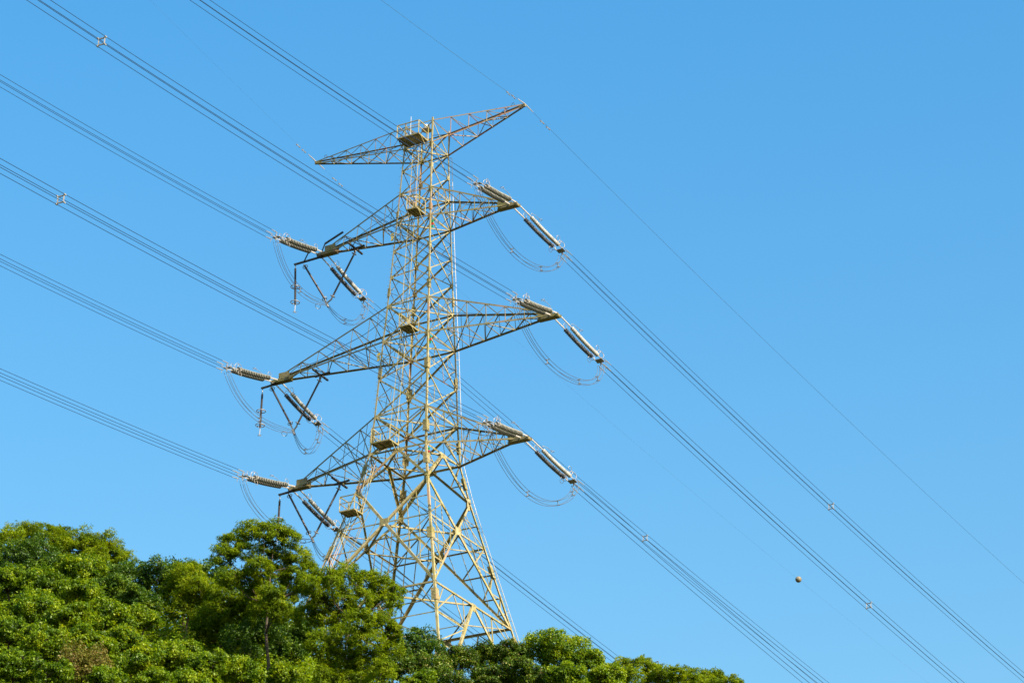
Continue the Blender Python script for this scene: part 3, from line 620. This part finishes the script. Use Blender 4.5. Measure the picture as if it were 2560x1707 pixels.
def pxd(P, o):
    d = ray(*o); d = d/np.linalg.norm(d); return float(np.linalg.norm(P-d*(P@d)))
def bundle_off(ang, h=BS):
    s = A((-math.sin(ang), math.cos(ang), 0)); return [s*a*h+ZA*b*h for a, b in ((-1,1),(1,1),(1,-1),(-1,-1))]
for (key, side), (e, m, k) in E.items():
    e = A(e); T = TIP[key]; ang = ANG[side]; D = A((math.cos(ang), math.sin(ang), 0)); Sd = A((-math.sin(ang), math.cos(ang), 0))
    s = 1 if key[2] == 'R' else -1
    where = ('toward the camera' if side == 'n' else 'away behind')
    tset = thing('tension_insulator', tuple(T), 'twin grey disc string at the %s crossarm tip pulling %s' % (POS[key], 'toward the upper left' if side == 'n' else 'toward the lower right'), 'insulator', 'tension insulators at the crossarm tips')
    full = e-T; dirn = unit(full); L = np.linalg.norm(full)
    fr0, fr1 = (.17, .84) if side == 'n' else (.25, .87)
    for q in (0, 1):
        a0 = T-UA*s*.6*q+VA*(-.28 if side == 'n' else .28)-ZA*.05
        yo = e+Sd*(.26*(1 if (q == 0) == ((s == 1) == (side == 'f')) else -1))*-1
        # keep outer string on the outer side of the yoke
        if ((yo-e)@UA)*s < 0 and q == 0: yo = e-(yo-e)
        if ((yo-e)@UA)*s > 0 and q == 1: yo = e-(yo-e)
        pa, pb = lerp(a0, yo, fr0), lerp(a0, yo, fr1)
        string_mesh(pa, pb, .05 if side == 'n' else .07, M['porc_shaded'] if (side == 'f' and q == (1 if s == 1 else 0)) else (M['porc_near'] if side == 'n' else M['porc']), tset, 19 if side == 'n' else 20, 1.12 if side == 'n' else 1.0)  # one string of each far pair is coloured as if in shade
        mb = MB(); mb.beam(a0, pa, .07, .045); mb.beam(a0+ZA*.06, lerp(a0, pa, .9)+ZA*.06, .04, .03)
        for t in np.linspace(.1, .9, 5): mb.beam(lerp(a0, pa, t)-ZA*.05, lerp(a0, pa, t)+ZA*.08, .07, .05)
        mb.beam(pb, lerp(pb, yo, .9), .05); mb.build('link', M['white'], tset)
        mb = MB(); h0 = pa+ZA*.12; bk = unit(Sd*(1 if q == 0 else -1)*.25+ZA*.9+dirn*.1)
        if q == 0:
            hp = [h0, h0+ZA*.25+dirn*.05, h0+ZA*.45+dirn*.7, h0+ZA*.55+dirn*1.3]; mb.tube(hp, .018, 5); mb.ring(hp[-1]+dirn*.12, ZA, .13, .02, 12)
        else: mb.ring(h0+dirn*.05+ZA*.15, Sd, .24, .018, 14)
        mb.build('arcing_horn', M['galv'], tset, True)
        mb = MB(); cen = lerp(pb, yo, .15); off = Sd*(.42 if ((yo-e)@Sd) > 0 else -.42)
        mb.ring(cen+off*.35+ZA*.12, Sd*1.+dirn*.25, .38, .02, 20, .75); mb.ring(cen-dirn*.35+ZA*(.42 if q == 0 else -.35)+off*.2, unit(ZA*.2+Sd*.9), .24, .016, 16)
        mb.beam(cen, cen+off*.35+ZA*.4, .03); mb.build('corona_ring', M['ring'], tset, True)
    mb = MB(); mb.bar(e-dirn*.35, e+dirn*.12, Sd, np.cross(dirn, Sd), -.32, .32, -.015, .015); mb.bar(e+dirn*.05, e+dirn*.09, Sd, ZA, -.26, .26, -.04, .04); mb.bar(e+dirn*.06, e+dirn*.10, Sd, ZA, -.05, .05, -.27, .27)
    mb.build('yoke_plate', M['galv'], tset)
    offs = bundle_off(ang); z0 = lambda t: m*t+k/1000*t*t
    for o in offs:
        mb = MB(); st_ = e+o*.9+D*.15; en_ = e+o+D*1.15+ZA*z0(1.15)
        mb.tube([st_, lerp(st_, en_, .3), lerp(st_, en_, .32), en_], [.025, .03, .042, .028], 6)
        mb.beam(lerp(st_, en_, .2), lerp(st_, en_, .2)-ZA*.3+D*.1, .03); mb.build('dead_end_clamp', M['galv'], tset)
    # conductor bundle
    smax = 230 if side == 'n' else 330
    bl = {'A1R':'upper right','A2R':'middle right','A3R':'lower right','A1L':'upper left','A2L':'middle left','A3L':'lower left'}[key]
    bun = thing('conductor_bundle', tuple(e), 'bundle of four wires from the %s crossarm %s' % (bl, 'toward the upper left' if side == 'n' else 'toward the lower right'), 'power line', 'conductor bundles of the power line')
    ss = np.concatenate([np.linspace(.6, 20, 12), np.linspace(24, smax, 70)])
    for o in offs:
        mb = MB(); mb.tube([e+o+D*t+ZA*z0(t) for t in ss], .019, 5); mb.build('wire', M['wire'], bun, True)
    sps = {'n': {'A2R':[47.],'A3R':[50.]}, 'f': {'A1R':[46.7],'A2R':[46.1],'A1L':[46.]}}[side].get(key, [])
    if side == 'n' and key in SPN:      # where this spacer sits along the span
        tt = np.linspace(5, 200, 2000); best = min(tt, key=lambda t: pxd(e+D*t+ZA*z0(t), SPN[key])); sps = [best]
    for t in sps:
        c = e+D*t+ZA*z0(t); mb = MB(); q = [c+o*.80 for o in offs]
        for i in range(4):
            mb.beam(q[i], q[(i+1) % 4], .065, .065); mb.beam(q[i], c+offs[i], .06); mb.beam(c+offs[i]-D*.09, c+offs[i]+D*.09, .07)
        mb.build('spacer', M['galv'], bun)

# jumper loops under the tips
def bez(P, n=30):
    t = np.linspace(0, 1, n)[:,None]; return (1-t)**3*P[0]+3*t*(1-t)**2*P[1]+3*t*t*(1-t)*P[2]+t**3*P[3]
def jcurve(a, b, q):
    h = b-a; return bez([a, a+h*q[0]-ZA*q[1], b-h*q[2]-ZA*q[3], b])
dn = A((0,0,-.35))
VP = {'A1L': A((-14.78,204.92,104.07)), 'A2L': A((-16.96,206.19,93.46)), 'A3L': A((-14.96,205.02,83.95))}
JQ = {'A1R': [(.41,5.84,-.01,1.93)], 'A2R': [(.28,5.36,-.07,2.42)], 'A3R': [(.5,6.8,-.1,.3)], 'A1L': [(.23,2.97,.31,1.38),(.8,3.67,-.25,.5)], 'A2L': [(.26,2.66,.29,1.25),(.8,4.5,-.3,-.2)], 'A3L': [(.11,2.5,.19,1.69),(.8,4.3,-.3,0)]}
for key, qs in JQ.items():
    a = A(E[(key,'n')][0])+dn; b = A(E[(key,'f')][0])+dn
    pts = [a, VP[key], b] if len(qs) == 2 else [a, b]
    crv = np.concatenate([jcurve(pts[i], pts[i+1], qs[i])[(1 if i else 0):] for i in range(len(qs))])
    jt = thing('jumper_loop', tuple(a), 'sagging loop of thin jumper wires hanging under the %s crossarm tip' % POS[key], 'jumper cable', 'jumper loops under the crossarm tips')
    hd = unit((b-a)*A((1,1,0))); sd_ = np.cross(ZA, hd)
    for i, (x, y) in enumerate(((-1,1),(1,1),(1,-1),(-1,-1))):
        sp = .17
        tt = np.linspace(0, 1, len(crv)); nrm = []
        mb = MB(); P_ = []
        for j in range(len(crv)):
            d = unit(crv[min(j+1, len(crv)-1)]-crv[max(j-1, 0)]); nn = unit(np.cross(sd_, d)); w_ = sp
            if len(qs) == 2: w_ = sp*(.35+.65*min(1, abs(j-29.5)/6))
            P_.append(crv[j]+sd_*x*w_+nn*y*w_)
        mb.tube(P_, .018, 5); mb.build('wire', M['jump'], jt, True)
    idx = (9, 17, 24) if len(qs) == 1 else (15, 36, 47)
    for j in idx:
        d = unit(crv[j+1]-crv[j-1]); nn = unit(np.cross(sd_, d)); mb = MB(); c = crv[j]; q = [c+sd_*x*.17+nn*y*.17 for x, y in ((-1,1),(1,1),(1,-1),(-1,-1))]
        for i in (0, 2): mb.beam(q[i], q[i+1], .05)
        mb.beam((q[0]+q[1])/2, (q[2]+q[3])/2, .04); mb.build('spacer', M['ring'], jt)
# strut insulators and hanging rods on the left crossarms
def rod(a, b, r, parent, mt):
    a, b = A(a), A(b); mb = MB(); n = int(np.linalg.norm(b-a)/.05); pts = []; rr = []
    for i in range(n+1): pts.append(lerp(a, b, i/n)); rr.append(r if i % 2 else r*.72)
    mb.tube(pts, rr, 9); return mb.build('insulator_rod', mt, parent)
VD = {'A1L': ((-1.35,-.68),(.81,-4.23),(3.42,-.65),(1.46,-4.2),(-2.26,-.34),(-2.07,-3.95)), 'A2L': ((-.11,-.49),(1.94,-4.1),(4.48,-.76),(2.55,-4.23),(-.99,-.48),(-1.0,-3.7)), 'A3L': ((-.11,-.5),(1.97,-4.14),(4.52,-.8),(2.56,-4.25),(-.97,-.45),(-.98,-3.8))}
for key, v in VD.items():
    T = TIP[key]; pt = [T+UA*a+ZA*b for a, b in v]; V = VP[key]; arm_ = ARMS[key]; pn = POS[key]
    # outrigger beam and hanger bracket belong to the arm
    mb = MB(); o1 = T+UA*(v[4][0]-.12)-ZA*.30; mb.beam(T+UA*.3-ZA*.22, o1, .16, .12); mb.beam(T+UA*.5-ZA*.1+VA*.3, T+UA*.1-ZA*.3-VA*.4, .2, .1)
    if key == 'A1L':
        mb.beam(T-VA*1.4-ZA*.25, o1+UA*.9, .08); mb.beam(T+UA*.5+ZA*.9, T+UA*2.2+ZA*1.55, .12)
        mb.beam(T+UA*.5+ZA*.9, T+UA*.1-ZA*.1, .07)
    mb.build('outrigger', M['dark'], arm_)
    mb = MB(); hb = pt[2]+ZA*.1; mb.beam(hb-VA*1.1+ZA*.35, hb+VA*1.1+ZA*.3, .14, .12); mb.beam(hb-UA*.5+ZA*.25, hb+UA*.9+ZA*.35, .14, .12); mb.beam(hb-ZA*.05, hb+ZA*.35, .16)
    mb.build('hanger_bracket', M['dark'], arm_)
    vs_ = thing('strut_insulator', tuple(V), 'V shaped pair of dark rod insulators holding the jumper loop of the %s crossarm' % pn, 'insulator', 'jumper strut insulators')
    for a, b in ((pt[0], pt[1]), (pt[2], pt[3])):
        rod(a, b, .088, vs_, M['poly']); mb = MB(); d = unit(b-a)
        mb.ring(a+d*.1, d, .2, .03, 16); mb.ring(b-d*.12, d, .2, .03, 16); mb.tube([a-d*.2, a+d*.05], .05, 6); mb.tube([b-d*.05, b+d*.18], .05, 6)
        mb.build('grading_ring', M['galv'], vs_, True)
    mb = MB(); mb.beam(pt[1]-ZA*.12, V+ZA*.12, .09); mb.beam(pt[3]-ZA*.1, V+ZA*.14, .09); mb.beam(V-UA*.1+ZA*.2, V-ZA*.25+UA*.1, .2, .12); mb.ring(V-unit(UA+VA*.3)*.75-ZA*.1, A((.1,.1,1)), .36, .022, 16, .6)
    mb.build('yoke_clamp', M['galv'], vs_)
    hr = thing('suspension_insulator', tuple(pt[5]), 'dark rod insulator with two rings hanging straight down at the %s crossarm tip' % pn, 'insulator', 'hanging rod insulators')
    a, b = pt[4]-ZA*.35, pt[5]; rod(a, b, .095, hr, M['poly'])
    mb = MB(); mb.tube([pt[4]+ZA*.05, a], .04, 6); mb.tube([b, b-ZA*.25, b-ZA*.75], [.06,.03,.025], 6); mb.beam(b-ZA*.72-UA*.2, b-ZA*.72+UA*.2, .03); mb.beam(b-ZA*.72-VA*.2, b-ZA*.72+VA*.2, .03)
    mb.build('end_fitting', M['galv'], hr)
    for t in (.52, .95):
        mb = MB(); c = lerp(a, b, t); mb.ring(c, ZA, .36, .035, 22); mb.beam(c-UA*.36, c+UA*.36, .03); mb.build('grading_ring', M['galv'], hr, True)
# earth wires
EW = {('A0R','n'): (-.1866,.6259), ('A0R','f'): (-.1032,.2795), ('A0L','n'): (.0192,.6456), ('A0L','f'): (-.1127,.3091)}
for (key, side), (m, k) in EW.items():
    T = TIP[key]; ang = ANG[side]; D = A((math.cos(ang), math.sin(ang), 0)); fn = lambda t: T+D*t+ZA*(m*t+k/1000*t*t)
    wr = thing('earth_wire', tuple(T), 'single thin earth wire from the %s tip of the top crossarm to the %s' % ('right' if key == 'A0R' else 'left', 'upper left' if side == 'n' else 'lower right'), 'wire', 'earth wires')
    ss = np.concatenate([np.linspace(.3, 20, 12), np.linspace(24, 230 if side == 'n' else 330, 70)])
    thin = .013 if key == 'A0R' else .0045
    mb = MB(); mb.tube([fn(t) for t in ss], thin, 5); mb.build('wire', M['ewire'], wr, True)
    mb = MB(); mb.tube([fn(0), fn(.15), fn(1.0), fn(1.25)], [.05,.05,.035,.02], 6); mb.build('dead_end_clamp', M['white'], wr)
    for t in ((2.0, 2.9) if side == 'n' else (2.6, 3.5)):
        mb = MB(); c = fn(t)-ZA*.1; mb.beam(c-D*.22, c+D*.22, .02); mb.tube([c-D*.28, c-D*.12], .05, 6); mb.tube([c+D*.12, c+D*.28], .05, 6); mb.beam(c, c+ZA*.12, .03); mb.build('vibration_damper', M['galv'], wr)
    if key == 'A0L' and side == 'f':
        tt = np.linspace(20, 200, 4000); t0 = min(tt, key=lambda t: pxd(fn(t), (1996,1448))); c = fn(t0); depth = c[1]*math.cos(PITCH)+c[2]*math.sin(PITCH); rb = 7.9*depth/F
        bl = thing('marker_ball', tuple(c), 'round weathered orange aviation marker ball on the thin wire at lower right', 'marker ball')
        mb = MB(); n0 = 0; sg = 28
        for i in range(sg//2+1):
            ph = math.pi*i/(sg//2)
            for j in range(sg): q = 2*math.pi*j/sg; mb.v.append(tuple(c+rb*A((math.sin(ph)*math.cos(q), math.sin(ph)*math.sin(q), math.cos(ph)))))
        for i in range(sg//2):
            for j in range(sg): mb.f.append((i*sg+j, (i+1)*sg+j, (i+1)*sg+(j+1) % sg, i*sg+(j+1) % sg))
        mb.build('shell', M['ball'], bl, True)
        mb = MB(); mb.ring(c, ZA, rb*1.005, .012, 28); mb.tube([c-D*(rb+.12), c-D*(rb-.03)], .05, 6); mb.tube([c+D*(rb-.03), c+D*(rb+.12)], .05, 6); mb.build('seam', M['galv'], bl)
for o in bpy.data.objects:
    if o.type == 'MESH' and 'kind' not in o and o.parent is None and 'label' not in o: print('UNLABELLED', o.name)
